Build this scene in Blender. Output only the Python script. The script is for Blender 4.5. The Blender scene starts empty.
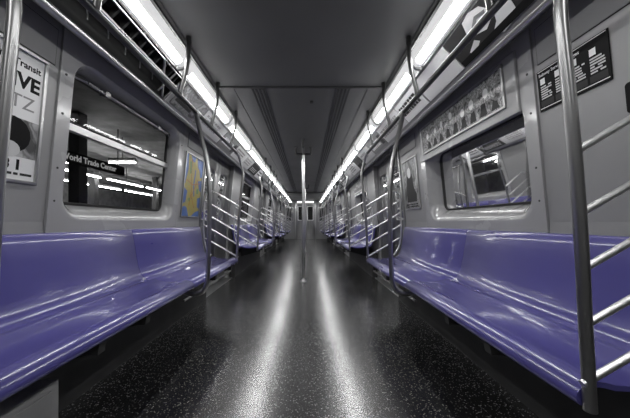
import bpy, math, random
from mathutils import Vector, Matrix
random.seed(7)
scene = bpy.context.scene
COL = scene.collection
CAMZ = 0.94            # camera height
ORIG = {}              # world origin of every object (all objects are unrotated)
Y0, Y1 = -2.4, 14.85   # ends of the car
ORD = ['nearest', 'second', 'third', 'fourth', 'fifth', 'sixth', 'seventh', 'eighth', 'ninth', 'tenth', 'eleventh', 'twelfth',
       'thirteenth', 'fourteenth', 'fifteenth', 'sixteenth', 'seventeenth', 'eighteenth', 'nineteenth', 'twentieth',
       'twenty-first', 'twenty-second', 'twenty-third', 'twenty-fourth']
SIDE = {-1: 'left', 1: 'right'}

# ------------------------------------------------------------------ materials
def mat(name, col, rough=0.5, metal=0.0, spec=0.5, coat=0.0, emit=None, strength=0.0):
    m = bpy.data.materials.new(name); m.use_nodes = True
    b = m.node_tree.nodes['Principled BSDF']
    if isinstance(col, (int, float)): col = (col, col, col)
    b.inputs['Base Color'].default_value = (*col, 1)
    b.inputs['Roughness'].default_value = rough
    b.inputs['Metallic'].default_value = metal
    b.inputs['Specular IOR Level'].default_value = spec
    b.inputs['Coat Weight'].default_value = coat
    b.inputs['Coat Roughness'].default_value = 0.12
    if emit is not None:
        if isinstance(emit, (int, float)): emit = (emit,) * 3
        b.inputs['Emission Color'].default_value = (*emit, 1)
        b.inputs['Emission Strength'].default_value = strength
    return m

def add_noise(m, scale, lo, hi, rlo=None, rhi=None, stretch=(1, 1, 1), detail=4, bump=0.0, bdist=0.002):
    """vary base colour between lo and hi with noise, optionally roughness and bump as well"""
    nt = m.node_tree; b = nt.nodes['Principled BSDF']
    tc = nt.nodes.new('ShaderNodeTexCoord'); mp = nt.nodes.new('ShaderNodeMapping')
    mp.inputs['Scale'].default_value = stretch
    n = nt.nodes.new('ShaderNodeTexNoise'); n.inputs['Scale'].default_value = scale; n.inputs['Detail'].default_value = detail
    nt.links.new(tc.outputs['Object'], mp.inputs['Vector']); nt.links.new(mp.outputs['Vector'], n.inputs['Vector'])
    r = nt.nodes.new('ShaderNodeValToRGB')
    f = lambda c: (c, c, c, 1) if isinstance(c, (int, float)) else (*c, 1)
    r.color_ramp.elements[0].position = 0.35; r.color_ramp.elements[0].color = f(lo)
    r.color_ramp.elements[1].position = 0.65; r.color_ramp.elements[1].color = f(hi)
    nt.links.new(n.outputs['Fac'], r.inputs['Fac']); nt.links.new(r.outputs['Color'], b.inputs['Base Color'])
    if rlo is not None:
        mr = nt.nodes.new('ShaderNodeMapRange'); mr.inputs['From Min'].default_value = .3; mr.inputs['From Max'].default_value = .7
        mr.inputs['To Min'].default_value = rlo; mr.inputs['To Max'].default_value = rhi
        nt.links.new(n.outputs['Fac'], mr.inputs['Value']); nt.links.new(mr.outputs['Result'], b.inputs['Roughness'])
    if bump:
        bp = nt.nodes.new('ShaderNodeBump'); bp.inputs['Strength'].default_value = bump; bp.inputs['Distance'].default_value = bdist
        nt.links.new(n.outputs['Fac'], bp.inputs['Height']); nt.links.new(bp.outputs['Normal'], b.inputs['Normal'])
    return m

M = {}
M['wall'] = add_noise(mat('wall_paint', .30, .36), 2.0, .29, .32, .34, .38)
M['surround'] = add_noise(mat('moulded_surround', .36, .26, coat=.9), 2.0, .37, .40, .25, .28)
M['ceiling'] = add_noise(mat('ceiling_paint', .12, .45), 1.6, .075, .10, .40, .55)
M['cove'] = add_noise(mat('cove_panel', .32, .35), 4, .28, .36)
M['steel'] = add_noise(mat('brushed_steel', .42, .3, 1.0), 12, .34, .50, .24, .38, stretch=(1, 1, .12))
M['rail'] = mat('polished_rail_steel', .40, .32, 1.0)
M['rung'] = mat('rung_steel', .72, .34, 1.0)
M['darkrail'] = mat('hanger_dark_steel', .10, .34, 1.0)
M['door'] = add_noise(mat('door_steel', .34, .34, 1.0), 9, .28, .42, .28, .42, stretch=(1, 1, .1))
M['dark'] = mat('dark_void', .012, .7)
M['rubber'] = mat('black_rubber', .02, .6)
M['grille'] = mat('grille_dark_metal', .035, .45, .3)
M['seam'] = mat('seam_shadow_gap', .03, .8)
M['alu'] = mat('aluminium_trim', .55, .3, 1.0)
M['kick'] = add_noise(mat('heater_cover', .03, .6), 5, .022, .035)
M['box'] = add_noise(mat('under_seat_box_paint', .26, .45), 5, .22, .30)
M['white'] = mat('print_white', .85, .45)
M['pale'] = mat('print_pale', .80, .4)
M['pale2'] = mat('print_light_grey', .58, .4)
M['mid'] = mat('print_mid_grey', .24, .4)
M['ink'] = mat('print_ink', .010, .7, spec=.15)
M['ink2'] = mat('print_charcoal', .035, .6, spec=.25)
M['yellow'] = add_noise(mat('map_land', (.40, .32, .07), .4), 30, (.42, .32, .05), (.34, .31, .13))
M['blue'] = mat('map_water', (.07, .14, .36), .4)
M['green'] = mat('map_green', (.10, .25, .10), .4)
M['red'] = mat('map_red', (.40, .12, .03), .4)
M['diff'] = mat('lit_diffuser', .7, .4, emit=1.0, strength=.35)
M['core'] = mat('lit_diffuser_core', .8, .4, emit=1.0, strength=26.0)
M['endglare'] = mat('end_glare_glow', .8, .4, emit=1.0, strength=2.0)  # emission stands in for glare above the end door
M['tube'] = mat('station_tube_light', .8, .4, emit=1.0, strength=45.0)
M['tile'] = add_noise(mat('station_tile', .60, .35), 3, .40, .65)
M['concrete'] = add_noise(mat('station_concrete', .3, .8), 2, .20, .36)
M['column'] = mat('station_column_paint', .07, .5)

# glossy purple blue plastic
M['seat'] = mat('seat_plastic', (.09, .08, .29), .22, coat=1.0)
add_noise(M['seat'], 5, (.082, .073, .285), (.094, .085, .315), .27, .35, stretch=(1, .25, 1))

# speckled terrazzo floor
def floor_mat():
    m = mat('speckled_floor', .03, .25, spec=1.0); b_ = m.node_tree.nodes['Principled BSDF']; b_.inputs['IOR'].default_value = 1.9; nt = m.node_tree; b = nt.nodes['Principled BSDF']
    tc = nt.nodes.new('ShaderNodeTexCoord')
    v = nt.nodes.new('ShaderNodeTexVoronoi'); v.inputs['Scale'].default_value = 125; v.feature = 'F1'
    nt.links.new(tc.outputs['Object'], v.inputs['Vector'])
    sep = nt.nodes.new('ShaderNodeSeparateColor'); nt.links.new(v.outputs['Color'], sep.inputs['Color'])
    gt = nt.nodes.new('ShaderNodeMath'); gt.operation = 'GREATER_THAN'; gt.inputs[1].default_value = .66
    nt.links.new(sep.outputs['Red'], gt.inputs[0])
    lt = nt.nodes.new('ShaderNodeMath'); lt.operation = 'LESS_THAN'; lt.inputs[1].default_value = .42
    nt.links.new(v.outputs['Distance'], lt.inputs[0])
    mu = nt.nodes.new('ShaderNodeMath'); mu.operation = 'MULTIPLY'
    nt.links.new(gt.outputs[0], mu.inputs[0]); nt.links.new(lt.outputs[0], mu.inputs[1])
    mul2 = nt.nodes.new('ShaderNodeMath'); mul2.operation = 'MULTIPLY'
    nt.links.new(mu.outputs[0], mul2.inputs[0]); nt.links.new(sep.outputs['Green'], mul2.inputs[1])
    mx = nt.nodes.new('ShaderNodeMix'); mx.data_type = 'RGBA'
    mx.inputs['A'].default_value = (.016, .016, .016, 1); mx.inputs['B'].default_value = (.36, .36, .36, 1)
    nt.links.new(mul2.outputs[0], mx.inputs['Factor']); nt.links.new(mx.outputs['Result'], b.inputs['Base Color'])
    n = nt.nodes.new('ShaderNodeTexNoise'); n.inputs['Scale'].default_value = 2.2; n.inputs['Detail'].default_value = 5
    nt.links.new(tc.outputs['Object'], n.inputs['Vector'])
    mr = nt.nodes.new('ShaderNodeMapRange'); mr.inputs['From Min'].default_value = .3; mr.inputs['From Max'].default_value = .7
    mr.inputs['To Min'].default_value = .22; mr.inputs['To Max'].default_value = .26
    nt.links.new(n.outputs['Fac'], mr.inputs['Value']); nt.links.new(mr.outputs['Result'], b.inputs['Roughness'])
    n2 = nt.nodes.new('ShaderNodeTexNoise'); n2.inputs['Scale'].default_value = 140; n2.inputs['Detail'].default_value = 2
    nt.links.new(tc.outputs['Object'], n2.inputs['Vector'])
    bp = nt.nodes.new('ShaderNodeBump'); bp.inputs['Strength'].default_value = .2; bp.inputs['Distance'].default_value = .0008
    nt.links.new(n2.outputs['Fac'], bp.inputs['Height']); nt.links.new(bp.outputs['Normal'], b.inputs['Normal'])
    return m
M['floor'] = floor_mat()

def glass_mat(name, tint, fr=1.5):
    m = bpy.data.materials.new(name); m.use_nodes = True; nt = m.node_tree; nt.nodes.clear()
    o = nt.nodes.new('ShaderNodeOutputMaterial'); mx = nt.nodes.new('ShaderNodeMixShader')
    t = nt.nodes.new('ShaderNodeBsdfTransparent'); t.inputs['Color'].default_value = (tint, tint, tint, 1)
    g = nt.nodes.new('ShaderNodeBsdfGlossy'); g.inputs['Roughness'].default_value = .03
    g.inputs['Color'].default_value = (.9, .9, .9, 1)
    f = nt.nodes.new('ShaderNodeFresnel'); f.inputs['IOR'].default_value = fr
    nt.links.new(f.outputs[0], mx.inputs['Fac']); nt.links.new(t.outputs[0], mx.inputs[1]); nt.links.new(g.outputs[0], mx.inputs[2])
    nt.links.new(mx.outputs[0], o.inputs['Surface'])
    return m
M['glass'] = glass_mat('window_glass', .72, 1.27)
M['glass_right'] = glass_mat('window_glass_right', .6, 1.3)
M['darkglass'] = glass_mat('tinted_door_glass', .35, 1.7)

def art_mat(name, scale, stops, dist=2.0):
    """busy printed picture"""
    m = mat(name, .3, .35); nt = m.node_tree; b = nt.nodes['Principled BSDF']
    tc = nt.nodes.new('ShaderNodeTexCoord')
    n = nt.nodes.new('ShaderNodeTexNoise'); n.inputs['Scale'].default_value = scale
    n.inputs['Detail'].default_value = 5; n.inputs['Distortion'].default_value = dist
    nt.links.new(tc.outputs['Object'], n.inputs['Vector'])
    r = nt.nodes.new('ShaderNodeValToRGB'); r.color_ramp.interpolation = 'LINEAR'
    while len(r.color_ramp.elements) < len(stops): r.color_ramp.elements.new(.5)
    for e, (p, c) in zip(r.color_ramp.elements, stops):
        e.position = p; e.color = (c, c, c, 1)
    nt.links.new(n.outputs['Fac'], r.inputs['Fac']); nt.links.new(r.outputs['Color'], b.inputs['Base Color'])
    return m
M['art1'] = art_mat('busy_print', 16, [(.38, .02), (.46, .30), (.50, .06), (.56, .55), (.62, .12)])
M['art2'] = art_mat('soft_print', 7, [(.40, .06), (.48, .30), (.54, .15), (.62, .45)], 1.0)
M['art3'] = art_mat('dark_print', 9, [(.42, .015), (.50, .06), (.56, .02), (.66, .18)], 1.0)

# ------------------------------------------------------------------ mesh tools
def props(o, label=None, cat=None, group=None, kind=None):
    if label: o['label'] = label
    if cat: o['category'] = cat
    if group: o['group'] = group
    if kind: o['kind'] = kind
    return o

def empty(name, loc, label, cat, group=None, kind=None):
    o = bpy.data.objects.new(name, None); COL.objects.link(o); o.location = loc; o.empty_display_size = .1
    ORIG[o.name] = Vector(loc)
    return props(o, label, cat, group, kind)

class MB:
    def __init__(s): s.v = []; s.f = []
    def add(s, vs, fs):
        n = len(s.v); s.v += [Vector(p) for p in vs]; s.f += [[i + n for i in f] for f in fs]; return s
    def quad(s, a, b, c, d): return s.add([a, b, c, d], [(0, 1, 2, 3)])
    def box(s, a, b):
        (x0, y0, z0), (x1, y1, z1) = a, b
        return s.add([(x0, y0, z0), (x1, y0, z0), (x1, y1, z0), (x0, y1, z0), (x0, y0, z1), (x1, y0, z1), (x1, y1, z1), (x0, y1, z1)],
                     [(0, 3, 2, 1), (4, 5, 6, 7), (0, 1, 5, 4), (1, 2, 6, 5), (2, 3, 7, 6), (3, 0, 4, 7)])
    def obox(s, O, U, V, N, u0, u1, v0, v1, n0, n1):
        p = [O + U*u + V*v + N*n for n in (n0, n1) for u, v in ((u0, v0), (u1, v0), (u1, v1), (u0, v1))]
        return s.add(p, [(0, 3, 2, 1), (4, 5, 6, 7), (0, 1, 5, 4), (1, 2, 6, 5), (2, 3, 7, 6), (3, 0, 4, 7)])
    def poly(s, pts, N, t):
        """solid plate: outline pts extruded by N*t"""
        n = len(pts); a = [Vector(p) for p in pts]; b = [p + N*t for p in a]
        return s.add(a + b, [tuple(range(n - 1, -1, -1)), tuple(range(n, 2*n))] + [(i, (i+1) % n, n + (i+1) % n, n + i) for i in range(n)])
    def tube(s, pts, r, seg=12):
        pts = [Vector(p) for p in pts]; rings = []; n = len(pts)
        t0 = (pts[1] - pts[0]).normalized()
        a = Vector((0, 0, 1)) if abs(t0.z) < .9 else Vector((0, 1, 0))
        u = t0.cross(a).normalized(); base = len(s.v)
        for i, p in enumerate(pts):
            t = (pts[min(i+1, n-1)] - pts[max(i-1, 0)]).normalized()
            u = (u - t * u.dot(t)).normalized(); w = t.cross(u)
            for k in range(seg):
                an = 2*math.pi*k/seg; s.v.append(p + (u*math.cos(an) + w*math.sin(an))*r)
        for i in range(n-1):
            for k in range(seg):
                a0 = base + i*seg + k; a1 = base + i*seg + (k+1) % seg
                s.f.append([a0, a1, a1+seg, a0+seg])
        s.f.append([base + k for k in range(seg-1, -1, -1)]); s.f.append([base + (n-1)*seg + k for k in range(seg)])
        return s
    def lathe(s, c, prof, seg=20):
        base = len(s.v); c = Vector(c)
        for r, z in prof:
            for k in range(seg):
                an = 2*math.pi*k/seg; s.v.append(c + Vector((r*math.cos(an), r*math.sin(an), z)))
        for i in range(len(prof)-1):
            for k in range(seg):
                a0 = base+i*seg+k; a1 = base+i*seg+(k+1) % seg; s.f.append([a0, a1, a1+seg, a0+seg])
        s.f.append([base+k for k in range(seg-1, -1, -1)]); s.f.append([base+(len(prof)-1)*seg+k for k in range(seg)])
        return s
    def loft(s, loops, close=True):
        base = len(s.v); n = len(loops[0])
        for l in loops: s.v += [Vector(p) for p in l]
        for i in range(len(loops)-1):
            for k in range(n if close else n-1):
                a0 = base+i*n+k; a1 = base+i*n+(k+1) % n; s.f.append([a0, a1, a1+n, a0+n])
        return s
    def build(s, name, m, parent=None, smooth=False, label=None, cat=None, group=None, kind=None, bevel=0, origin=None):
        if parent is not None: o0 = ORIG[parent.name]
        elif origin is not None: o0 = Vector(origin)
        else:
            xs = [v.x for v in s.v]; ys = [v.y for v in s.v]; zs = [v.z for v in s.v]
            o0 = Vector(((min(xs)+max(xs))/2, (min(ys)+max(ys))/2, min(zs)))
        me = bpy.data.meshes.new(name); me.from_pydata([tuple(v - o0) for v in s.v], [], s.f); me.validate()
        import bmesh
        bm = bmesh.new(); bm.from_mesh(me); bmesh.ops.recalc_face_normals(bm, faces=bm.faces[:]); bm.to_mesh(me); bm.free()
        me.materials.append(m)
        if smooth:
            me.polygons.foreach_set('use_smooth', [True]*len(me.polygons))
            me.set_sharp_from_angle(angle=math.radians(40))
        o = bpy.data.objects.new(name, me); COL.objects.link(o)
        if parent is not None: o.parent = parent
        else: o.location = o0
        ORIG[o.name] = o0
        if bevel:
            b = o.modifiers.new('bevel', 'BEVEL'); b.width = bevel; b.segments = 2; b.limit_method = 'ANGLE'
        return props(o, label, cat, group, kind)

def spline(pts, k=8):
    pts = [Vector(p) for p in pts]; out = []
    P = [pts[0]*2 - pts[1]] + pts + [pts[-1]*2 - pts[-2]]
    for i in range(1, len(P)-2):
        a, b, c, d = P[i-1:i+3]
        for j in range(k):
            t = j/k
            out.append(.5*((2*b) + (c-a)*t + (2*a-5*b+4*c-d)*t*t + (3*b-a-3*c+d)*t**3))
    out.append(pts[-1]); return out

def rrect(cy, cz, hw, hh, r, n=6):
    r = min(r, hw, hh); out = []
    for (sy, sz, a0) in ((1, 1, 0), (-1, 1, 90), (-1, -1, 180), (1, -1, 270)):
        for i in range(n+1):
            a = math.radians(a0 + 90*i/n)
            out.append((cy + sy*(hw-r) + r*math.cos(a), cz + sz*(hh-r) + r*math.sin(a)))
    return out

def text_mesh(body, size, O, U, V, N, eps=.002, align='LEFT', bold=0.0, ext=.0006):
    cu = bpy.data.curves.new('txt', 'FONT'); cu.body = body; cu.size = size; cu.align_x = align; cu.extrude = ext; cu.offset = bold
    cu.resolution_u = 3
    ob = bpy.data.objects.new('txt', cu); COL.objects.link(ob)
    dg = bpy.context.evaluated_depsgraph_get(); dg.update()
    me = bpy.data.meshes.new_from_object(ob.evaluated_get(dg))
    mb = MB(); mb.add([O + U*v.co.x + V*v.co.y + N*(eps + v.co.z) for v in me.vertices], [list(p.vertices) for p in me.polygons])
    bpy.data.objects.remove(ob); bpy.data.curves.remove(cu); bpy.data.meshes.remove(me)
    return mb

# ------------------------------------------------------------------ wall mapping
def WL(z): return 1.27 - .10*max(0, z - CAMZ)
def W(side, y, z, d=0.0): return Vector((side*(WL(z) + d), y, z))     # d > 0 goes outwards
def wframe(side, y, z):
    """plane on the leaning wall: origin, reading direction, up, towards viewer"""
    O = W(side, y, z); U = Vector((0, -side, 0)); V = (W(side, y, z+.1) - O).normalized()
    N = U.cross(V).normalized()
    return O, U, V, N

def wpatch(mb, side, y0, y1, z0, z1, d=0.0, dz=None):
    zs = [z0] + ([CAMZ] if z0 < CAMZ < z1 else []) + [z1]
    for a, b in zip(zs, zs[1:]):
        mb.quad(W(side, y0, a, d), W(side, y1, a, d), W(side, y1, b, d), W(side, y0, b, d))

TOP = 1.93
bays = [(.70, 3.22, 2.01), (4.58, 6.95, 5.76), (8.27, 10.62, 9.45), (11.97, 14.35, 13.2)]   # bench start, bench end, window centre
door_c = [0.0, 3.90, 7.61, 11.30]
DH = .585                                  # half width of a door opening

# floor, ceiling
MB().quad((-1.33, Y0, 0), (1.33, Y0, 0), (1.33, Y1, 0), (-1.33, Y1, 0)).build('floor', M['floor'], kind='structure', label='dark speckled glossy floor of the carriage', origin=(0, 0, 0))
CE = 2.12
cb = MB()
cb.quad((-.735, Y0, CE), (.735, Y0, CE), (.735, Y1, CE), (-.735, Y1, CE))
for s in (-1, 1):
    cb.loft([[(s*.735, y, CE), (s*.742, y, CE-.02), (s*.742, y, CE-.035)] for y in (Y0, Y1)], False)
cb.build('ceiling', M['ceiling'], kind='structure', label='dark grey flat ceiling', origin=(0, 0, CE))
# raised seam frame across the ceiling and a lower one further off
MB().box((-.735, 2.325, CE-.008), (.735, 2.345, CE)).build('trim_1', M['grille'], kind='structure', label='dark seam bar across the ceiling')
MB().box((-.70, 10.45, CE-.05), (.70, 10.75, CE-.001)).build('trim_2', M['grille'], kind='structure', label='dark vent band across the far ceiling')
tb = MB()
for s in (-1, 1): tb.box((s*.60-.008, 2.346, CE-.005), (s*.60+.008, 10.44, CE))
tb.build('trim_3', M['ceiling'], kind='structure', label='thin ribs along the ceiling')

# cove behind cards, from the lamp outer edge to the cornice
def cove_pt(s, y, t, n=0.0):
    """t 0 lamp side, 1 cornice side; n towards the room"""
    a = Vector((.852, 0, 1.982)); b = Vector((.992, 0, 1.850)); d = (b-a)
    nn = Vector((-d.z, 0, d.x)).normalized() * -1
    p = a + d*t + nn*n
    return Vector((s*p.x, y, p.z))
cn = 0
for s in (-1, 1):
    mb = MB()
    spans = [(Y0, .2), (1.98, Y1)] if s < 0 else [(Y0, Y1)]
    for (a, b) in spans:
        mb.loft([[cove_pt(s, y, -.08, -.006), cove_pt(s, y, 1.0, -.006), cove_pt(s, y, 1.14, -.004)] for y in (a, b)], False)
    # channel above the lamps
    mb.loft([[(s*.742, y, CE-.035), (s*.742, y, CE+.02), (s*.84, y, CE+.02), (s*.84, y, 1.985)] for y in (Y0, Y1)], False)
    # ledge from cornice to wall
    mb.loft([[(s*1.01, y, 1.842), (s*1.025, y, 1.832), (s*1.178, y, TOP)] for y in (Y0, Y1)], False)
    mb.build('trim_%d' % (4+cn), M['cove'], kind='structure', label='sloping card cove along the %s side' % SIDE[s]); cn += 1
    MB().tube([(s*1.032, Y0, 1.842), (s*1.032, Y1, 1.842)], .021, 12).build('trim_%d' % (4+cn), M['alu'], kind='structure', smooth=True,
        label='rounded aluminium cornice along the %s side' % SIDE[s]); cn += 1

# walls
def wall(side):
    mb = MB(); edges = []
    y = Y0
    for c in door_c:
        edges.append((y, c-DH, 'w')); edges.append((c-DH, c+DH, 'd')); y = c+DH
    edges.append((y, Y1, 'w'))
    for (a, b, t) in edges:
        if t == 'd':
            wpatch(mb, side, a, b, 1.88, TOP); continue
        # window inside?
        w = [k for k in bays if a < k[2] < b]
        if w:
            c = w[0][2]
            wpatch(mb, side, a, c-.67, 0, TOP); wpatch(mb, side, c+.67, b, 0, TOP)
            wpatch(mb, side, c-.67, c+.67, 0, .885)
        else: wpatch(mb, side, a, b, 0, TOP)
    # door reveals
    for c in door_c:
        for yy in (c-DH, c+DH):
            for z0, z1 in ((0, CAMZ), (CAMZ, 1.88)):
                mb.quad(W(side, yy, z0), W(side, yy, z0, .09), W(side, yy, z1, .09), W(side, yy, z1))
        mb.quad(W(side, c-DH, 1.88), W(side, c+DH, 1.88), W(side, c+DH, 1.88, .09), W(side, c-DH, 1.88, .09))
    return mb.build('wall_%s' % SIDE[side], M['wall'], kind='structure', label='light grey %s wall of the carriage' % SIDE[side], origin=(side*1.27, 0, 0))
for s in (-1, 1): wall(s)
bw = MB().box((-1.33, Y0-.05, 0), (1.33, Y0, CE+.02)); bw.build('wall_back', M['wall'], kind='structure', label='grey rear end wall')
EC = .58
ew = MB()
ew.box((-1.33, Y1, 0), (-EC, Y1+.05, CE)); ew.box((EC, Y1, 0), (1.33, Y1+.05, CE)); ew.box((-EC, Y1, 1.99), (EC, Y1+.05, CE))
ew.build('wall_front', M['wall'], kind='structure', label='far end wall of the carriage')

# heater covers / kick panels
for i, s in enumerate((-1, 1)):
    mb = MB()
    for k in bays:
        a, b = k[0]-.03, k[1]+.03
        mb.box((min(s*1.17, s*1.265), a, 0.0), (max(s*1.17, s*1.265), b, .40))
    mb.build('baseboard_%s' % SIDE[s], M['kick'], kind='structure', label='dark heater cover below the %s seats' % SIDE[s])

# ------------------------------------------------------------------ windows
def window(side, k, n):
    c = bays[k][2]
    zb, zt = .955, (1.825 if side < 0 else 1.62)
    DP, BW = (.10, .036) if side < 0 else (.125, .045)
    root = empty('window_%d' % n, W(side, c, .9), '%s window on the %s wall with moulded surround' % (ORD[k], SIDE[side]), None, kind='structure')
    zc, hh, hw = (zb+zt)/2, (zt-zb)/2, .59
    pz0, pz1 = .885, TOP
    outer = rrect(c, (pz0+pz1)/2, .668, (pz1-pz0)/2, .004)
    def L(pts, d): return [W(side, y, z, d) for y, z in pts]
    loops = [L(outer, .012), L(outer, -.008)]
    loops.append(L(rrect(c, zc, hw+.012, hh+.012, .12), -.009))
    for t in (0, .12, .25, .4, .6, .8, 1.0):
        w = BW*(1-(1-t)**1.5); d = -.009 + DP*(t**1.25)
        q = t**.8; loops.append(L(rrect(c, zc+.026*q, hw-w, hh-w*.9-.026*q, .125-.05*t), d))
    mb = MB().loft(loops)
    mb.build('surround', M['surround'], root, smooth=True)
    zc += .026; g0 = (hw-BW, hh-BW*.9-.026); E = DP-.009
    MB().loft([L(rrect(c, zc, g0[0]+.002, g0[1]+.002, .06), E-.002), L(rrect(c, zc, g0[0]-.012, g0[1]-.012, .05), E-.006),
               L(rrect(c, zc, g0[0]-.018, g0[1]-.018, .05), E+.008)]).build('gasket', M['rubber'], root, smooth=True)
    pane = MB(); p = L(rrect(c, zc, g0[0]-.014, g0[1]-.014, .05), E+.006)
    pane.add(p, [tuple(range(len(p)))]); pane.build('pane', M['glass' if side < 0 else 'glass_right'], root)
    for sy in (-1, 1):
        for z in ((1.05, 1.22, 1.50, 1.70) if k == 0 else ()):
            y = c + sy*.636
            O, U, V, N = wframe(side, y, z); O = O + N*.008
            ring = [O + (U*math.cos(a)+V*math.sin(a))*.006 for a in [math.pi*j/4 for j in range(8)]]
            MB().poly(ring, N, .003).build('screw', M['ink2'], root)
    if side < 0:
        # transom bar and the hopper pane latch rail of the tall window
        O, U, V, N = wframe(side, c, 1.47)
        w = g0[0]-.005
        MB().obox(O, U, V, N, -w, w, -.022, .022, -.100, -.060).build('transom_bar', M['alu'], root, bevel=.004)
        MB().obox(O, U, V, N, -w, w, .030, .036, -.100, -.075).build('transom_gasket', M['rubber'], root)
        # tilted hopper frame
        O2, U2, V2, N2 = wframe(side, c, 1.50)
        top = .27
        hf = MB()
        hf.obox(O2, U2, V2, N2, -w+.02, w-.02, top-.02, top, -.088, -.065)
        hf.obox(O2, U2, V2, N2, -w+.02, -w+.035, .01, top, -.088, -.070)
        hf.obox(O2, U2, V2, N2, w-.035, w-.02, .01, top, -.088, -.070)
        hf.build('hopper_frame', M['grille'], root)
        a = O2 + V2*(top-.02) + N2*(-.040)
        rail = MB().tube([a - U2*(w-.10), a + U2*(w-.10)], .010, 10)
        rail.tube([a - U2*(w-.03) - V2*.0 - N2*.03, a - U2*(w-.10)], .006, 8).tube([a + U2*(w-.03) - N2*.03, a + U2*(w-.10)], .006, 8)
        rl = rail.build('latch_rail', M['steel'], root, smooth=True)
        for u in (-.30, .30):
            MB().obox(a, U2, V2, N2, u-.022, u+.022, -.018, .018, -.03, .014).build('latch', M['steel'], root, bevel=.004)
    return root
n = 1
for side in (-1, 1):
    for k in range(4):
        window(side, k, n); n += 1

# picture strip above each right hand window
for k in range(4):
    c = bays[k][2] + .03
    O, U, V, N = wframe(1, c, 1.712)
    r = empty('advertisement_panel', O, 'framed busy grey picture strip mounted above the %s right-hand window' % ORD[k], 'poster', 'picture strips above the right windows')
    MB().obox(O, U, V, N, -.612, .612, -.182, .150, .006, .026).build('box', M['surround'], r, bevel=.006)
    O = O + N*.018
    fr = MB()
    w, h = .535, .125
    for (u0, u1, v0, v1) in ((-w, w, h-.014, h), (-w, w, -h, -h+.014), (-w, -w+.014, -h+.014, h-.014), (w-.014, w, -h+.014, h-.014)):
        fr.obox(O, U, V, N, u0, u1, v0, v1, .010, .020)
    fr.build('frame', M['alu'], r, bevel=.002)
    MB().obox(O, U, V, N, -w+.014, w-.014, -h+.014, h-.014, .010, .013).build('artwork', M['art1'], r)
    rr = random.Random(k+3)
    for j in range(7):
        u = -.40+.13*j+rr.uniform(-.02, .02); v = rr.uniform(-.03, .05); q = rr.uniform(.022, .034)
        MB().poly([O + U*(u+q*.8*math.cos(a)) + V*(v+q*math.sin(a)) + N*.0132 for a in [math.pi*i/6 for i in range(12)]], N, .0006).build('pale_oval', M['pale'], r)
    for j in range(9):
        u = -.42+.105*j
        MB().poly([O+U*u+V*-.10+N*.0132, O+U*(u+.07)+V*-.10+N*.0132, O+U*(u+.055)+V*rr.uniform(-.06, -.02)+N*.0132, O+U*(u+.02)+V*rr.uniform(-.05, -.02)+N*.0132], N, .0005).build('dark_shape', M['ink2'], r)
# ------------------------------------------------------------------ doors
n = 1
for side in (-1, 1):
    for i, c in enumerate(door_c):
        nm = ['camera', ORD[0], ORD[1], ORD[2]][i]
        root = empty('door_%d' % n, W(side, c, 0, .05), 'stainless double sliding door, %s on the %s wall' % (nm, SIDE[side]), None, kind='structure'); n += 1
        def L(pts, d): return [W(side, y, z, d) for y, z in pts]
        for sgn in (-1, 1):
            cy = c + sgn*(DH/2+.001)
            out = rrect(cy, .945, DH/2-.005, .925, .003)
            lp = [L(out, .085), L(out, .055), L(rrect(cy, 1.32, 0.200, .37, .07), .053), L(rrect(cy, 1.32, 0.185, .355, .06), .048),
                  L(rrect(cy, 1.32, 0.177, .347, .055), .052), L(rrect(cy, 1.32, 0.175, .345, .055), .066)]
            lf = MB().loft(lp).build('leaf', M['door'], root, smooth=True)
            p = L(rrect(cy, 1.32, 0.176, .346, .055), .064)
            pn = MB(); pn.add(p, [tuple(range(len(p)))]); pn.build('glass', M['darkglass'], lf)
            ed = MB(); yy = c + sgn*.004
            for z0, z1 in ((.02, CAMZ), (CAMZ, 1.87)):
                ed.quad(W(side, min(yy, c), z0, .054), W(side, max(yy, c)+.001, z0, .054), W(side, max(yy, c)+.001, z1, .054), W(side, min(yy, c), z1, .054))
            ed.build('rubber_edge', M['rubber'], lf)
        jm = MB()
        for sgn in (-1, 1):
            y_ = c + sgn*(DH+.022)
            for z0, z1 in ((0, CAMZ), (CAMZ, 1.90)):
                p = [W(side, y_-.022, z0, .0), W(side, y_+.022, z0, .0), W(side, y_+.022, z0, -.015), W(side, y_-.022, z0, -.015),
                     W(side, y_-.022, z1, .0), W(side, y_+.022, z1, .0), W(side, y_+.022, z1, -.015), W(side, y_-.022, z1, -.015)]
                jm.add(p, [(0, 1, 2, 3), (4, 5, 6, 7), (0, 1, 5, 4), (1, 2, 6, 5), (2, 3, 7, 6), (3, 0, 4, 7)])
        jm.build('jamb', M['steel'], root)
        MB().box((min(side*1.20, side*1.36), c-DH, 0), (max(side*1.20, side*1.36), c+DH, .008)).build('threshold', M['alu'], root)

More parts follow.
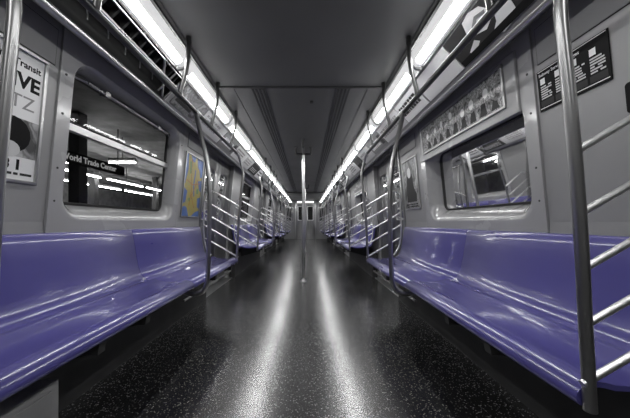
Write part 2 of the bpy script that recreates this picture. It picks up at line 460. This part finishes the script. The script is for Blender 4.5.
# far end door (two leaves with windows) and side windows of the end wall
root = empty('door_9', (0, Y1, 0), 'pair of end door leaves with tall windows in the far wall', None, kind='structure')
fm = MB().box((-EC, Y1-.03, 0), (-EC+.045, Y1+.04, 1.99)).box((EC-.045, Y1-.03, 0), (EC, Y1+.04, 1.99)).box((-EC+.045, Y1-.03, 1.93), (EC-.045, Y1+.04, 1.99))
fm.build('frame', M['alu'], root)
for sgn in (-1, 1):
    cx = sgn*.265
    def P(pts, y): return [Vector((x, y, z)) for x, z in pts]
    o_ = rrect(cx, .965, .262, .965, .003)
    lf = MB().loft([P(o_, Y1+.03), P(o_, Y1), P(rrect(cx, 1.42, .17, .40, .05), Y1-.002), P(rrect(cx, 1.42, .155, .385, .045), Y1-.008),
                    P(rrect(cx, 1.42, .135, .365, .04), Y1-.002), P(rrect(cx, 1.42, .133, .363, .04), Y1+.012)]).build('leaf', M['door'], root, smooth=True)
    MB().loft([P(rrect(cx, 1.42, .172, .402, .05), Y1-.003), P(rrect(cx, 1.42, .172, .402, .05), Y1-.014), P(rrect(cx, 1.42, .136, .366, .04), Y1-.014), P(rrect(cx, 1.42, .136, .366, .04), Y1+.003)]).build('window_trim', M['pale'], lf, smooth=True)
    p = P(rrect(cx, 1.42, .134, .364, .04), Y1+.010)
    q = MB(); q.add(p, [tuple(range(len(p)))]); q.build('glass', M['darkglass'], lf)
MB().box((-.10, Y1-.03, .98), (-.06, Y1-.003, 1.10)).build('handle', M['alu'], root)
n = 9
for sgn in (-1, 1):
    root = empty('window_%d' % n, (sgn*.90, Y1, 1.0), 'narrow window beside the far end door on the %s' % SIDE[sgn], None, kind='structure'); n += 1
    cx = sgn*.90
    MB().loft([P(rrect(cx, 1.35, .22, .42, .06), Y1), P(rrect(cx, 1.35, .22, .42, .06), Y1-.015), P(rrect(cx, 1.35, .18, .38, .05), Y1-.015), P(rrect(cx, 1.35, .178, .378, .05), Y1-.001)]).build('frame', M['alu'], root, smooth=True)
    p = P(rrect(cx, 1.35, .178, .378, .05), Y1-.003); q = MB(); q.add(p, [tuple(range(len(p)))]); q.build('pane', M['darkglass'], root)
for sgn, w in ((-1, .20), (1, .24)):  # added glowing panels, housing and diffuser made up to show the glare here
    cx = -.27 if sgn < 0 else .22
    r = empty('end_glare_panel', (cx, Y1-.03, 2.0), 'small glowing panel added for the glare over the far end door, %s one of two' % SIDE[sgn], 'light')
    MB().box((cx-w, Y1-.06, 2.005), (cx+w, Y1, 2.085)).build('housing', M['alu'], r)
    MB().box((cx-w+.01, Y1-.066, 2.015), (cx+w-.01, Y1-.061, 2.075)).build('diffuser', M['endglare'], r)

# ------------------------------------------------------------------ lamps
def lens(s, y0, y1, core=False):
    mb = MB(); rings = []
    A = Vector((s*.748, 0, 2.070)); B = Vector((s*.834, 0, 1.990)); d = B-A
    nn = Vector((-s*.30, 0, -.95)).normalized()
    def sec(y, sc, inset):
        out = []
        for i in range(9):
            t = i/8
            if core: t = .34 + .44*i/8
            p = A + d*(.5+(t-.5)*sc) + nn*(math.sin(math.pi*t)*.044*sc - inset + (.0012 if core else 0))
            out.append(Vector((p.x, y, p.z)))
        return out
    L_ = [sec(y0, .72, .012), sec(y0+.012, .90, .004), sec(y0+.035, 1, 0), sec(y1-.035, 1, 0), sec(y1-.012, .90, .004), sec(y1, .72, .012)]
    mb.loft(L_, False); return mb
for s in (-1, 1):
    y = -1.29; i = 0; idx = 0
    while y < 14.3:
        y0, y1 = y, min(y+1.04, 14.8)
        pos = 'behind the camera position' if y1 < .5 else None
        lab = ('lit frosted light fixture, %s one ahead of the camera along the %s ceiling edge' % (ORD[idx], SIDE[s])) if not pos else \
              ('lit frosted light fixture beside the camera along the %s ceiling edge, %s of its row' % (SIDE[s], ['first', 'second', 'third'][i]))
        if not pos: idx += 1
        r = empty('light_fixture', (s*.79, (y0+y1)/2, 2.0), lab, 'light', 'fluorescent fixtures along the ceiling edges')
        lens(s, y0+.010, y1-.010).build('diffuser', M['diff'], r, smooth=True)
        lens(s, y0+.045, y1-.045, True).build('bright_core', M['core'], r, smooth=True)
        for yy in (y0+.0005, y1-.0095):
            cap = MB()
            pr = [(.744, 2.083), (.742, 2.06), (.752, 2.035), (.775, 2.005), (.80, 1.984), (.836, 1.980), (.838, 2.0)]
            cap.poly([Vector((s*a, yy, b)) for a, b in pr], Vector((0, 1, 0)), .009)
            cap.build('end_cap', M['alu'], r)
        y += 1.04; i += 1

# ------------------------------------------------------------------ cards in the coves
def cframe(s, y, t=.5):
    O = cove_pt(s, y, t); U = Vector((0, -s, 0)); V = (cove_pt(s, y, 0) - cove_pt(s, y, 1)).normalized(); N = U.cross(V).normalized()
    return O, U, V, N
def stripes(mb, O, U, V, N, u0, u1, v0, v1, rows, rr, n0=.0025):
    h = (v1-v0)/rows
    for j in range(rows):
        u = u0; v = v0 + h*(j+.2)
        while u < u1-.01:
            w = min(rr.uniform(.015, .06), u1-u)
            mb.obox(O, U, V, N, u, u+w, v, v+h*.55, n0, n0+.0006); u += w + rr.uniform(.006, .014)
def card(s, y0, y1, style, idx, label):
    yc = (y0+y1)/2; hw = (y1-y0)/2-.006; O, U, V, N = cframe(s, yc); H = .092
    r = empty('advertising_card', O, label, 'poster', 'advertising cards in the %s cove' % SIDE[s])
    base = {'dark': 'ink2', 'pale': 'pale2', 'grey': 'mid', 'art': 'art2', 'white': 'pale', 'figure': 'ink2', 'artd': 'art3'}[style]
    MB().obox(O, U, V, N, -hw, hw, -H, H, -.003, .002).build('card', M[base], r)
    rr = random.Random(idx*7+s)
    if style == 'figure':
        g = MB()
        q = [(-.10, .085), (-.04, .095), (.02, .075), (.045, .03), (.02, -.01), (-.03, -.03), (-.09, -.01), (-.125, .03)]
        g.poly([O+U*(a*1.0)+V*b+N*.0022 for a, b in q], N, .0007)
        q = [(.06, .02), (.10, .03), (.135, -.02), (.12, -.085), (.02, -.10), (-.01, -.06), (.03, -.035)]
        g.poly([O+U*a+V*b+N*.0022 for a, b in q], N, .0007)
        q = [(-.19, -.05), (-.12, -.02), (-.10, -.045), (-.18, -.085)]
        g.poly([O+U*a+V*b+N*.0022 for a, b in q], N, .0007)
        g.build('pale_figure', M['pale'], r)
        g = MB()
        g.poly([O+U*a+V*b+N*.003 for a, b in ((-.10, .02), (-.03, .06), (.03, .045), (.02, .03), (-.03, .04), (-.09, .005))], N, .0006)
        g.build('grey_band', M['mid'], r)
        g = MB().obox(O, U, V, N, -hw, hw, -H, -H+.035, .0022, .003); g.build('lower_band', M['ink'], r)
    elif style in ('pale', 'white'):
        g = MB(); stripes(g, O, U, V, N, -hw*.85, hw*rr.uniform(0, .8), -H*.5, H*.75, rr.choice((2, 3, 4)), rr)
        g.build('print', M[rr.choice(['ink2', 'mid', 'mid'])], r)
    elif style == 'grey':
        g = MB(); stripes(g, O, U, V, N, -hw*.8, hw*.5, -H*.6, H*.6, 2, rr); g.build('print', M['white'], r)
        g = MB().obox(O, U, V, N, hw*.6, hw*.92, -H*.7, H*.7, .0024, .003); g.build('picture', M['art3'], r)
    elif style == 'dark':
        g = MB(); stripes(g, O, U, V, N, -hw*.8, hw*.6, -H*.7, H*.2, 3, rr); g.build('print', M['pale2'], r)
    else:
        g = MB().obox(O, U, V, N, -hw*.9, hw*.2, -H*.6, -H*.1, .0022, .0028); g.build('print', M['ink2'], r)
DESC = {'dark': 'charcoal card with pale lines', 'pale': 'light grey card with dark lettering lines', 'grey': 'mid grey card with white lines',
        'art': 'mottled grey picture card', 'white': 'bright card with dark print', 'artd': 'dark mottled picture card'}
ys = 1.58; i = 0
card(1, .40, 1.00, 'artd', 0, 'dark picture card nearest the camera in the right cove')
card(1, 1.00, 1.58, 'figure', 1, 'charcoal card with a large pale figure in the right cove')
blank = [1.58, 2.05]
r = empty('blank_panel', cove_pt(1, 1.8, .5), 'plain pale panel in the right cove beyond the figure card', 'panel')
O, U, V, N = cframe(1, 1.80); MB().obox(O, U, V, N, -.215, .215, -.092, .092, -.003, .002).build('plate', M['pale'], r)
MB().obox(O, U, V, N, -.215, .215, -.006, -.002, .002, .003).build('crease', M['mid'], r)
seqR = ['white', 'pale', 'grey', 'pale', 'artd', 'white', 'pale', 'grey', 'white', 'dark', 'pale', 'white', 'art', 'pale', 'white', 'grey', 'pale', 'white', 'pale', 'dark', 'pale', 'white']
y = 2.03; i = 0
while y < 14.2:
    w = [.42, .62, .55, .58][i % 4]
    q_ = seqR[i % len(seqR)]; card(1, y, min(y+w, 14.8), q_, i+2, '%s, %s past the plain right cove panel' % (DESC[q_], ORD[i].replace('nearest', 'first'))); y += w; i += 1
seqL = ['art', 'pale', 'grey', 'white', 'pale', 'dark', 'white', 'art', 'pale', 'grey', 'white', 'pale', 'white', 'dark', 'pale', 'white', 'art', 'pale', 'white', 'grey', 'pale', 'white']
y = 2.02; i = 0
while y < 14.2:
    w = [.46, .60, .55, .58][i % 4]
    q_ = seqL[i % len(seqL)]; card(-1, y, min(y+w, 14.8), q_, i+40, '%s, %s past the left wiring tray' % (DESC[q_], ORD[i].replace('nearest', 'first'))); y += w; i += 1

# open wiring tray on the left, near the camera
r = empty('wiring_tray', (-.96, 1.09, 1.93), 'open dark ribbed wiring tray above the nearest left window where cards are missing', 'wiring tray')
MB().loft([[(-.84, y, 1.99), (-.842, y, 2.10), (-1.02, y, 2.10), (-1.02, y, 1.845)] for y in (.2, 1.98)], False).quad((-.84, 1.98, 1.99), (-.84, 1.98, 2.10), (-1.02, 1.98, 2.10), (-1.02, 1.98, 1.845)).build('recess', M['dark'], r)
y = .26
while y < 1.95:
    MB().obox(cove_pt(-1, y, 0), Vector((0, 1, 0)), (cove_pt(-1, y, 1)-cove_pt(-1, y, 0)).normalized(), Vector((0, 0, 1)), -.006, .006, .0, .085, .01, .05).build('rib', M['grille'], r)
    y += .075
for t, w in ((.02, .006), (.40, .009), (.52, .006)):
    MB().tube([cove_pt(-1, .2, t, 0), cove_pt(-1, 1.97, t, 0)], w, 8).build('bar', M['steel'], r, smooth=True)
y = .30
while y < 1.9:
    MB().tube([cove_pt(-1, y, .62, -.01), cove_pt(-1, y+.03, .72, -.02), cove_pt(-1, y+.03, .80, -.005)], .003, 6).build('clip', M['steel'], r)
    y += .13
for a, b, w in (((1.70, .0), (1.93, 1.0), .007), ((1.86, .05), (1.86, .95), .006), ((1.96, 0), (1.96, 1.05), .010)):
    MB().tube([cove_pt(-1, a[0], a[1]), cove_pt(-1, b[0], b[1])], w, 8).build('brace', M['alu'], r, smooth=True)

# ------------------------------------------------------------------ ceiling diffusers
for s in (-1, 1):
    r = empty('air_diffuser', (s*.38, 6.4, CE-.01), 'long dark slotted air diffuser set in the %s half of the ceiling' % SIDE[s], 'vent')
    MB().box((s*.38-.065, 2.36, CE-.004), (s*.38+.065, 10.4, CE-.0005)).build('base', M['ceiling'], r)
    for dx in (-.048, -.016, .016, .048):
        MB().box((s*.38+dx-.008, 2.36, CE-.007), (s*.38+dx+.008, 10.4, CE-.0045)).build('slot', M['dark'], r)
MB().box((.085, 2.60, CE-.012), (.115, 2.63, CE-.001)).build('ceiling_latch', M['dark'], label='tiny dark latch on the ceiling just beyond the seam', cat='latch')

# ------------------------------------------------------------------ benches
def bench(side, k):
    y0, y1 = bays[k][0]+.012, bays[k][1]-.012
    ym = (y0+y1)/2
    r = empty('bench_seat', (side*1.05, ym, 0), '%s long glossy purple bench on the %s, under the %s window' % (ORD[k], SIDE[side], ORD[k]), 'bench', 'purple benches along both walls')
    prof = [(1.262, .872), (1.255, .884), (1.243, .886), (1.232, .878), (1.222, .84), (1.208, .76), (1.196, .68), (1.182, .61), (1.166, .565), (1.145, .532),
            (1.112, .518), (1.085, .521), (1.068, .526), (1.052, .521), (1.03, .511), (.985, .504), (.93, .502), (.875, .505), (.850, .512), (.830, .515), (.808, .511),
            (.788, .502), (.774, .490), (.768, .476), (.770, .462), (.780, .451), (.795, .447)]
    # outer surface + thickness offset inwards
    def offs(i, t):
        a = Vector(prof[max(i-1, 0)]); b = Vector(prof[min(i+1, len(prof)-1)]); d = (b-a).normalized(); n_ = Vector((-d.y, d.x))
        n_ = -n_
        return Vector(prof[i]) - n_*t if False else Vector(prof[i]) + n_*t
    # direction check: the offset must go down at the seat
    test = offs(15, .02)
    sg = 1 if test.y < prof[15][1] else -1
    inner = [offs(i, sg*.016) for i in range(len(prof))]
    sec = [Vector(p) for p in prof] + inner[::-1]
    for a, b in ((y0, ym-.0015), (ym+.0015, y1)):
        ys_ = [(a, .006), (a+.002, 0), (b-.002, 0), (b, .006)]
        loops = []
        for y, ins in ys_:
            lp = []
            for j, p in enumerate(sec):
                if ins and j < len(prof): q = offs(j, sg*.0015); lp.append(Vector((side*q.x, y, q.y)))
                else: lp.append(Vector((side*p.x, y, p.y)))
            loops.append(lp)
        mb = MB().loft(loops); n_ = len(sec); m_ = len(prof)
        for base in (0, 3*n_):
            for j in range(m_-1):
                mb.f.append([base+j, base+j+1, base+n_-2-j, base+n_-1-j])
        mb.build('seat_shell', M['seat'], r, smooth=True)
    MB().tube([(side*.83, ym-.05, .375), (side*.83, y1-.12, .375), (side*.88, y1-.07, .39)], .010, 10).build('support_rail', M['rail'], r, smooth=True)
    for y in (y0+.42, ym-.50, ym+.60, y1-.12):
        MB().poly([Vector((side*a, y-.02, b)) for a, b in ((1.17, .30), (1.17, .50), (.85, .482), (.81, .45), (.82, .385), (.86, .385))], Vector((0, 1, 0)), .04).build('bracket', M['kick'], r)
    return r
for s in (-1, 1):
    for k in range(4): bench(s, k)
# grey box under the near end of the left bench
r = empty('equipment_box', (-1.03, .83, 0), 'grey equipment box on the floor under the near end of the left bench', 'box')
MB().box((-1.168, .60, .0), (-.90, 1.025, .34)).build('housing', M['box'], r, bevel=.004)
MB().box((-.8995, .63, .03), (-.896, .995, .31)).build('cover_plate', M['box'], r, bevel=.001)

# ------------------------------------------------------------------ grab rails
def grab(side, k):
    y0, y1 = bays[k][0], bays[k][1]
    HL, HZ = .755, 1.74
    r = empty('grab_rail', (side*.82, (y0+y1)/2, .4), 'polished steel grab rail with slanted end rungs round the %s %s bench' % (ORD[k], SIDE[side]), 'grab rail', 'steel grab rails round the benches')
    S = lambda x, y, z: Vector((side*x, y, z))
    R = .0165
    # top rail bent down into an upright at each end
    def down(ye, dr):
        return [S(HL, ye+dr*.16, HZ), S(HL-.002, ye+dr*.07, HZ-.012), S(HL-.008, ye+dr*.018, HZ-.06), S(HL-.026, ye, HZ-.14), S(.716, ye, 1.50), S(.738, ye, 1.28), S(.757, ye, 1.08), S(.770, ye, .90), S(.780, ye, .70), S(.790, ye, .52), S(.794, ye, .445)]
    a = spline(down(y0, 1), 5); b = spline(down(y1, -1), 5)
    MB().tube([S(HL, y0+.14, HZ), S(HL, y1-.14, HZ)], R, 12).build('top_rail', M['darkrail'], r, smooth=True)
    MB().tube(a, .0148, 14).build('end_pole', M['rail'], r, smooth=True)
    MB().tube(b, .0148, 14).build('end_pole', M['rail'], r, smooth=True)
    # middle pole, bulging over the aisle and hooked under the seat
    ym = (y0+y1)/2
    mid = [S(HL, ym, HZ), S(.750, ym, 1.69), S(.725, ym, 1.58), S(.688, ym, 1.42), S(.668, ym, 1.26), S(.662, ym, 1.08), S(.664, ym, .86), S(.670, ym, .66), S(.676, ym, .53),
           S(.686, ym, .475), S(.710, ym, .430), S(.755, ym, .412), S(.80, ym, .412), S(.85, ym, .425)]
    MB().tube(spline(mid, 5), R, 14).build('middle_pole', M['rail'], r, smooth=True)
    MB().tube([S(HL, ym-.035, HZ), S(HL, ym+.035, HZ)], R+.004, 12).build('collar', M['rail'], r, smooth=True)
    # slanted rungs and the loop at each end
    for ye in (y0, y1):
        x0 = .775
        lp = [S(.757, ye, 1.125), S(.95, ye, 1.24), S(1.06, ye, 1.300), S(1.10, ye, 1.312), S(1.15, ye, 1.29), S(1.178, ye, 1.22), S(1.185, ye, 1.0), S(1.190, ye, .82), S(1.165, ye, .64), S(1.10, ye, .54)]
        MB().tube(spline(lp, 5), .010, 10).build('loop', M['rung'], r, smooth=True)
        for j in range(4):
            z = .965 - .150*j
            x1 = 1.186 if j < 3 else 1.172
            zz1 = z + (x1-x0)*.58
            MB().tube([S(x0-.002, ye, z), S(x1, ye, zz1)], .0095, 10).build('rung', M['rung'], r, smooth=True)
    # hangers up to the ceiling edge
    for y in (y0+.32, y0+1.0, y0+1.56, y0+2.14):
        h = [S(HL, y, HZ), S(.748, y, HZ+.05), S(.722, y, HZ+.14), S(.706, y, HZ+.24), S(.700, y, CE-.01)]
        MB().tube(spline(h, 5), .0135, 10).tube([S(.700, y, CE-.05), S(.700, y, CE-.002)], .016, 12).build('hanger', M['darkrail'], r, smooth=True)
for s in (-1, 1):
    for k in range(4): grab(s, k)

# ------------------------------------------------------------------ centre poles
for i, c in enumerate((4.22, 8.47)):
    r = empty('centre_pole', (0, c, 0), ['vertical steel pole in the aisle at the nearest door with forked top', 'vertical steel pole in the aisle at the second door, behind the nearer pole'][i], 'pole', 'poles in the aisle')
    MB().lathe((0, c, 0), [(.022, .012), (.022, 2.02)], 16).build('pole', M['rung'], r, smooth=True)
    MB().lathe((0, c, 0), [(.055, 0), (.055, .008), (.040, .022), (.026, .040), (.022, .06)], 20).build('base_flange', M['alu'], r, smooth=True)
    cr = MB()
    for dx, dy in ((-.12, 0), (.12, 0), (0, -.42)):
        p = [Vector((0, c, 2.01)), Vector((dx*.5, c+dy*.5, 2.01)), Vector((dx*.92, c+dy*.95, 2.015)), Vector((dx, c+dy, 2.04)), Vector((dx, c+dy, CE-.002))]
        cr.tube(spline(p, 4), .018, 10); cr.lathe((dx, c+dy, 0), [(.028, CE-.012), (.028, CE-.001)], 12)
    cr.build('forked_bracket', M['darkrail'], r, smooth=True)

# ------------------------------------------------------------------ wall posters and signs
def framed(side, yc, zc, hw, hh, label, name='poster', cat='poster', fr='alu', bg='pale2', group=None):
    O, U, V, N = wframe(side, yc, zc)
    r = empty(name, O, label, cat, group)
    mb = MB(); f = .014
    for (u0, u1, v0, v1) in ((-hw, hw, hh-f, hh), (-hw, hw, -hh, -hh+f), (-hw, -hw+f, -hh+f, hh-f), (hw-f, hw, -hh+f, hh-f)):
        mb.obox(O, U, V, N, u0, u1, v0, v1, 0.001, .013)
    mb.build('frame', M[fr], r, bevel=.002)
    MB().obox(O, U, V, N, -hw+f, hw-f, -hh+f, hh-f, .001, .004).build('sheet', M[bg], r)
    return r, O, U, V, N

# left near poster: bold lettering over a picture of a dark-haired head
r, O, U, V, N = framed(-1, 1.075, 1.41, .205, .295, 'framed poster with bold lettering and a dark-haired head, left of the nearest left window', bg='pale')
text_mesh('NYC Transit', .040, O+U*.178+V*.215, U, V, N, .0042, bold=.001, align='RIGHT').build('small_heading', M['ink'], r)
text_mesh('LIVE', .088, O+U*.180+V*.125, U, V, N, .0042, bold=.003, align='RIGHT').build('large_heading', M['ink'], r)
text_mesh('NYTZ', .085, O+U*.165+V*.035, U, V, N, .0042, align='RIGHT').build('line_two', M['mid'], r)
MB().obox(O, U, V, N, -.19, .19, -.18, -.01, .004, .0045).build('picture', M['art2'], r)
g = MB()
g.poly([O+U*(.085+.075*math.cos(a))+V*(-.085+.078*math.sin(a))+N*.0046 for a in [math.pi*i/8 for i in range(16)]], N, .0006)
g.poly([O+U*(-.10+.06*math.cos(a))+V*(-.06+.07*math.sin(a))+N*.0046 for a in [math.pi*i/8 for i in range(16)]], N, .0006)
g.build('dark_hair', M['ink'], r)
MB().poly([O+U*(.075+.045*math.cos(a))+V*(-.150+.035*math.sin(a))+N*.0053 for a in [math.pi*i/8 for i in range(16)]], N, .0005).build('pale_face', M['pale2'], r)
text_mesh('3 1', .060, O+U*.055-V*.235, U, V, N, .0042, bold=.003).build('number', M['ink'], r)
g = MB(); stripes(g, O, U, V, N, .03, .18, -.265, -.245, 1, random.Random(4), .0042); g.build('fine_print', M['ink2'], r)

# map poster far side of left window
r, O, U, V, N = framed(-1, 3.00, 1.335, .235, .345, 'colourful yellow and blue map poster between the nearest left window and the door', name='map_poster', cat='map', bg='yellow')
g = MB()
def pl(pts, nn=.0042): g.poly([O+U*a+V*b+N*nn for a, b in pts], N, .0005)
pl([(-.22, -.33), (-.05, -.33), (-.10, -.24), (-.16, -.22), (-.22, -.24)]); pl([(.02, -.33), (.22, -.33), (.22, -.26), (.12, -.28)])
pl([(.05, .33), (.22, .33), (.22, .14), (.17, .12), (.14, .20), (.08, .24)]); pl([(-.22, .33), (-.17, .33), (-.15, .18), (-.19, .02), (-.22, .0)])
pl([(-.22, -.02), (-.13, -.06), (-.15, -.18), (-.22, -.20)]); pl([(.12, .08), (.22, .10), (.22, -.04), (.17, -.02)]); pl([(.14, -.12), (.22, -.10), (.22, -.24), (.16, -.22)]); pl([(-.10, .33), (.02, .33), (-.01, .27), (-.07, .28)])
pl([(.02, .20), (.045, .19), (.03, .02), (.06, -.10), (.04, -.11), (.00, .02)])
g.build('water', M['blue'], r)
g = MB(); pl([(-.12, .26), (-.09, .27), (-.07, .14), (-.10, .13)]); pl([(.10, -.02), (.15, .0), (.16, -.06), (.11, -.07)]); pl([(-.10, -.14), (-.04, -.12), (-.05, -.18)])
g.build('parks', M['green'], r)
g = MB()
for q in ([(-.08, .30), (-.06, .12), (-.03, -.05), (-.06, -.22)], [(.12, .10), (.05, .0), (-.02, -.1), (.08, -.24)], [(-.17, .06), (-.02, .02), (.18, .06)]):
    for a, b in zip(q, q[1:]):
        d = (Vector(b)-Vector(a)).normalized(); w = Vector((-d.y, d.x))*.004
        pl([(a[0]-w.x, a[1]-w.y), (b[0]-w.x, b[1]-w.y), (b[0]+w.x, b[1]+w.y), (a[0]+w.x, a[1]+w.y)], .0049)
g.build('route_lines', M['red'], r)

# right poster beyond the right window
r, O, U, V, N = framed(1, 3.00, 1.365, .205, .285, 'framed grey picture poster between the nearest right window and the door', bg='art2')
g = MB(); pl([(-.14, -.10), (-.10, .10), (-.02, .16), (.05, .10), (.07, -.04), (.13, -.12), (.12, -.20), (-.14, -.20)]); g.build('dark_figure', M['ink2'], r)
g = MB(); g.poly([O+U*(-.03+.05*math.cos(a))+V*(.13+.06*math.sin(a))+N*.0050 for a in [math.pi*i/6 for i in range(12)]], N, .0005); g.build('pale_head', M['pale'], r)
g = MB(); stripes(g, O, U, V, N, -.16, .14, -.262, -.215, 2, random.Random(9), .0045); g.build('fine_print', M['ink'], r)

# dark information sign near right
O, U, V, N = wframe(1, 1.168, 1.58)
r = empty('information_sign', O, 'dark information sign with white columns of text on the right wall behind the near pole', 'sign')
MB().obox(O, U, V, N, -.155, .155, -.098, .098, .001, .006).build('plate', M['ink'], r)
for v_ in (-.087, .091): MB().obox(O, U, V, N, -.150, .150, v_, v_+.0035, .006, .0066).build('white_rule', M['pale'], r)
text_mesh('Subway Service Changes', .0195, O-U*.146+V*.068, U, V, N, .0062, bold=.0004).build('heading', M['pale'], r)
for j, u in enumerate((-.140, -.065, .010, .085)):
    MB().obox(O, U, V, N, u, u+.024, .028, .056, .006, .0066).build('symbol', M['pale'], r)
    g = MB(); stripes(g, O, U, V, N, u, u+.055, -.045, .022, 6, random.Random(j), .006); g.build('text_column', M['pale2'], r)
    MB().obox(O, U, V, N, u-.005, u+.060, -.078, -.050, .006, .0064).build('dark_block', M['ink2'], r)
O, U, V, N = wframe(1, .925, 1.39)
r = empty('call_panel', O, 'small black rounded panel on the right wall below the information sign', 'panel')
p = [O + U*u + V*v + N*.001 for u, v in rrect(0, 0, .05, .055, .012)]
MB().poly(p, N, .008).build('plate', M['ink'], r)
MB().obox(O, U, V, N, -.030, .030, .012, .030, .009, .0100).obox(O, U, V, N, -.030, .020, -.030, -.022, .009, .0100).build('print', M['mid'], r)

# access hatches above posters
for s in (-1, 1):
    for (yc, nm) in ((1.03, 'near'), (3.03, 'far')):
        O, U, V, N = wframe(s, yc, 1.80)
        r = empty('access_hatch', O, 'flat grey access hatch high on the %s wall, %s end of nearest window' % (SIDE[s], nm), 'hatch')
        hw, hh = (.285, .085) if nm == 'near' else (.24, .07)
        MB().obox(O, U, V, N, -hw-.004, hw+.004, -hh-.004, hh+.004, .0005, .0015).build('gap', M['seam'], r)
        MB().obox(O, U, V, N, -hw, hw, -hh, hh, .001, .004).build('cover', M['wall'], r)

# ------------------------------------------------------------------ outside: station on the left, tunnel on the right
MB().box((-14, -6, -.10), (-1.50, 24, -.02)).build('floor_platform', M['concrete'], kind='structure', label='station platform outside the left windows')
MB().box((-14, -6, 3.2), (-1.50, 24, 3.3)).build('ceiling_station', M['concrete'], kind='structure', label='dark station ceiling')
MB().box((-14.1, -6, -.1), (-14, 24, 3.2)).build('wall_station', M['tile'], kind='structure', label='pale tiled station wall beyond the platform')
MB().box((2.1, -6, -1.0), (2.2, 24, 3.2)).build('wall_tunnel', M['concrete'], kind='structure', label='dark tunnel wall outside the right windows')
ci = 0
for x, yy in ((-4.7, 5.55), (-4.7, 9.4), (-4.7, 1.6), (-7.6, 9.6), (-7.6, 6.0), (-7.6, 13.5)):
    ci += 1
    r = empty('station_column', (x, yy, -.02), '%s dark square column seen through the left windows' % ['first near-row', 'second near-row', 'closest near-row', 'middle back-row', 'first back-row', 'last back-row'][ci-1], 'column')
    MB().box((x-.11, yy-.11, -.02), (x+.11, yy+.11, 3.2)).build('shaft', M['column'], r, bevel=.01)
    MB().box((x-.20, yy-.20, -.02), (x+.20, yy+.20, .15)).build('plinth', M['concrete'], r)
def tubelight(a, b, label):
    a, b = Vector(a), Vector(b)
    r = empty('tube_light', (a+b)/2, label, 'light', 'fluorescent tubes over the platform')
    MB().tube([a, b], .020, 8).build('tube', M['tube'], r)
    o = Vector((0, 0, .08)); MB().tube([a+o, b+o], .05, 6).build('housing', M['concrete'], r)
    m_ = (a+b)/2; MB().tube([m_+Vector((0, 0, .1)), Vector((m_.x, m_.y, 3.2))], .01, 6).build('suspension', M['column'], r)
tubelight((-6.5, 7.1, 2.52), (-6.15, 7.1, 2.52), 'short crosswise tube light at the left edge of the nearest left window')
tubelight((-5.2, 7.1, 2.52), (-4.5, 7.1, 2.52), 'crosswise tube light right of the sign behind the left window')
for i, yy in enumerate((7.2, 9.6, 12.0)):
    tubelight((-7.2, yy+.1, 2.5), (-7.2, yy+2.2, 2.5), 'lengthwise tube light of the upper row, %s from the camera' % ORD[i])
for i, yy in enumerate((7.6, 10.4, 13.2)):
    tubelight((-9.0, yy+.1, 2.5), (-9.0, yy+2.6, 2.5), 'lengthwise tube light of the lower row, %s from the camera' % ORD[i])
# hanging station sign
O = Vector((-4.45, 5.60, 2.18)); U = Vector((0, 1, 0)); V = Vector((0, 0, 1)); N = Vector((1, 0, 0))
r = empty('station_sign', O, 'black hanging sign reading World Trade Center outside the nearest left window', 'sign')
MB().obox(O, U, V, N, -1.0, 1.0, -.11, .11, -.04, 0).build('board', M['ink'], r)
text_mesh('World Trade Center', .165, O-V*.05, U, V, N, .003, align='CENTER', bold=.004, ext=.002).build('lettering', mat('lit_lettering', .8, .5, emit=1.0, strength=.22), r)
for u in (-.8, .8): MB().tube([O+U*u+V*.11-N*.02, O+U*u+V*.98-N*.02], .012, 6).build('hanger', M['column'], r)
# advert boards on the station wall
for i, yy in enumerate((8.5, 11.0, 13.2, 16.0, 19.0)):
    r = empty('station_advert', (-13.98, yy, .9), 'pale advert board on the far station wall, %s from the camera' % ORD[i], 'poster', 'advert boards on the station wall')
    MB().box((-13.99, yy-.8, .7), (-13.95, yy+.8, 1.9)).build('frame', M['column'], r)
    MB().box((-13.949, yy-.72, .78), (-13.94, yy+.72, 1.82)).build('sheet', mat('backlit_advert', .6, .5, emit=.8, strength=.35), r)

# ------------------------------------------------------------------ world, camera
w = bpy.data.worlds.new('world'); scene.world = w; w.use_nodes = True
w.node_tree.nodes['Background'].inputs['Color'].default_value = (.02, .02, .02, 1)
w.node_tree.nodes['Background'].inputs['Strength'].default_value = 1.0
cam = bpy.data.cameras.new('camera'); co = bpy.data.objects.new('camera', cam); COL.objects.link(co)
cam.sensor_width = 36; cam.lens = 267/630*36; cam.clip_start = .02; cam.clip_end = 100
co.location = (.05, 0, CAMZ)
co.rotation_euler = (math.radians(90), 0, 0)
cam.shift_x = 8.5/630; cam.shift_y = 13/630
scene.camera = co
scene.view_settings.view_transform = 'Standard'; scene.view_settings.look = 'None'
scene.view_settings.gamma = 1; scene.view_settings.exposure = 0.45
scene.view_settings.use_curve_mapping = False
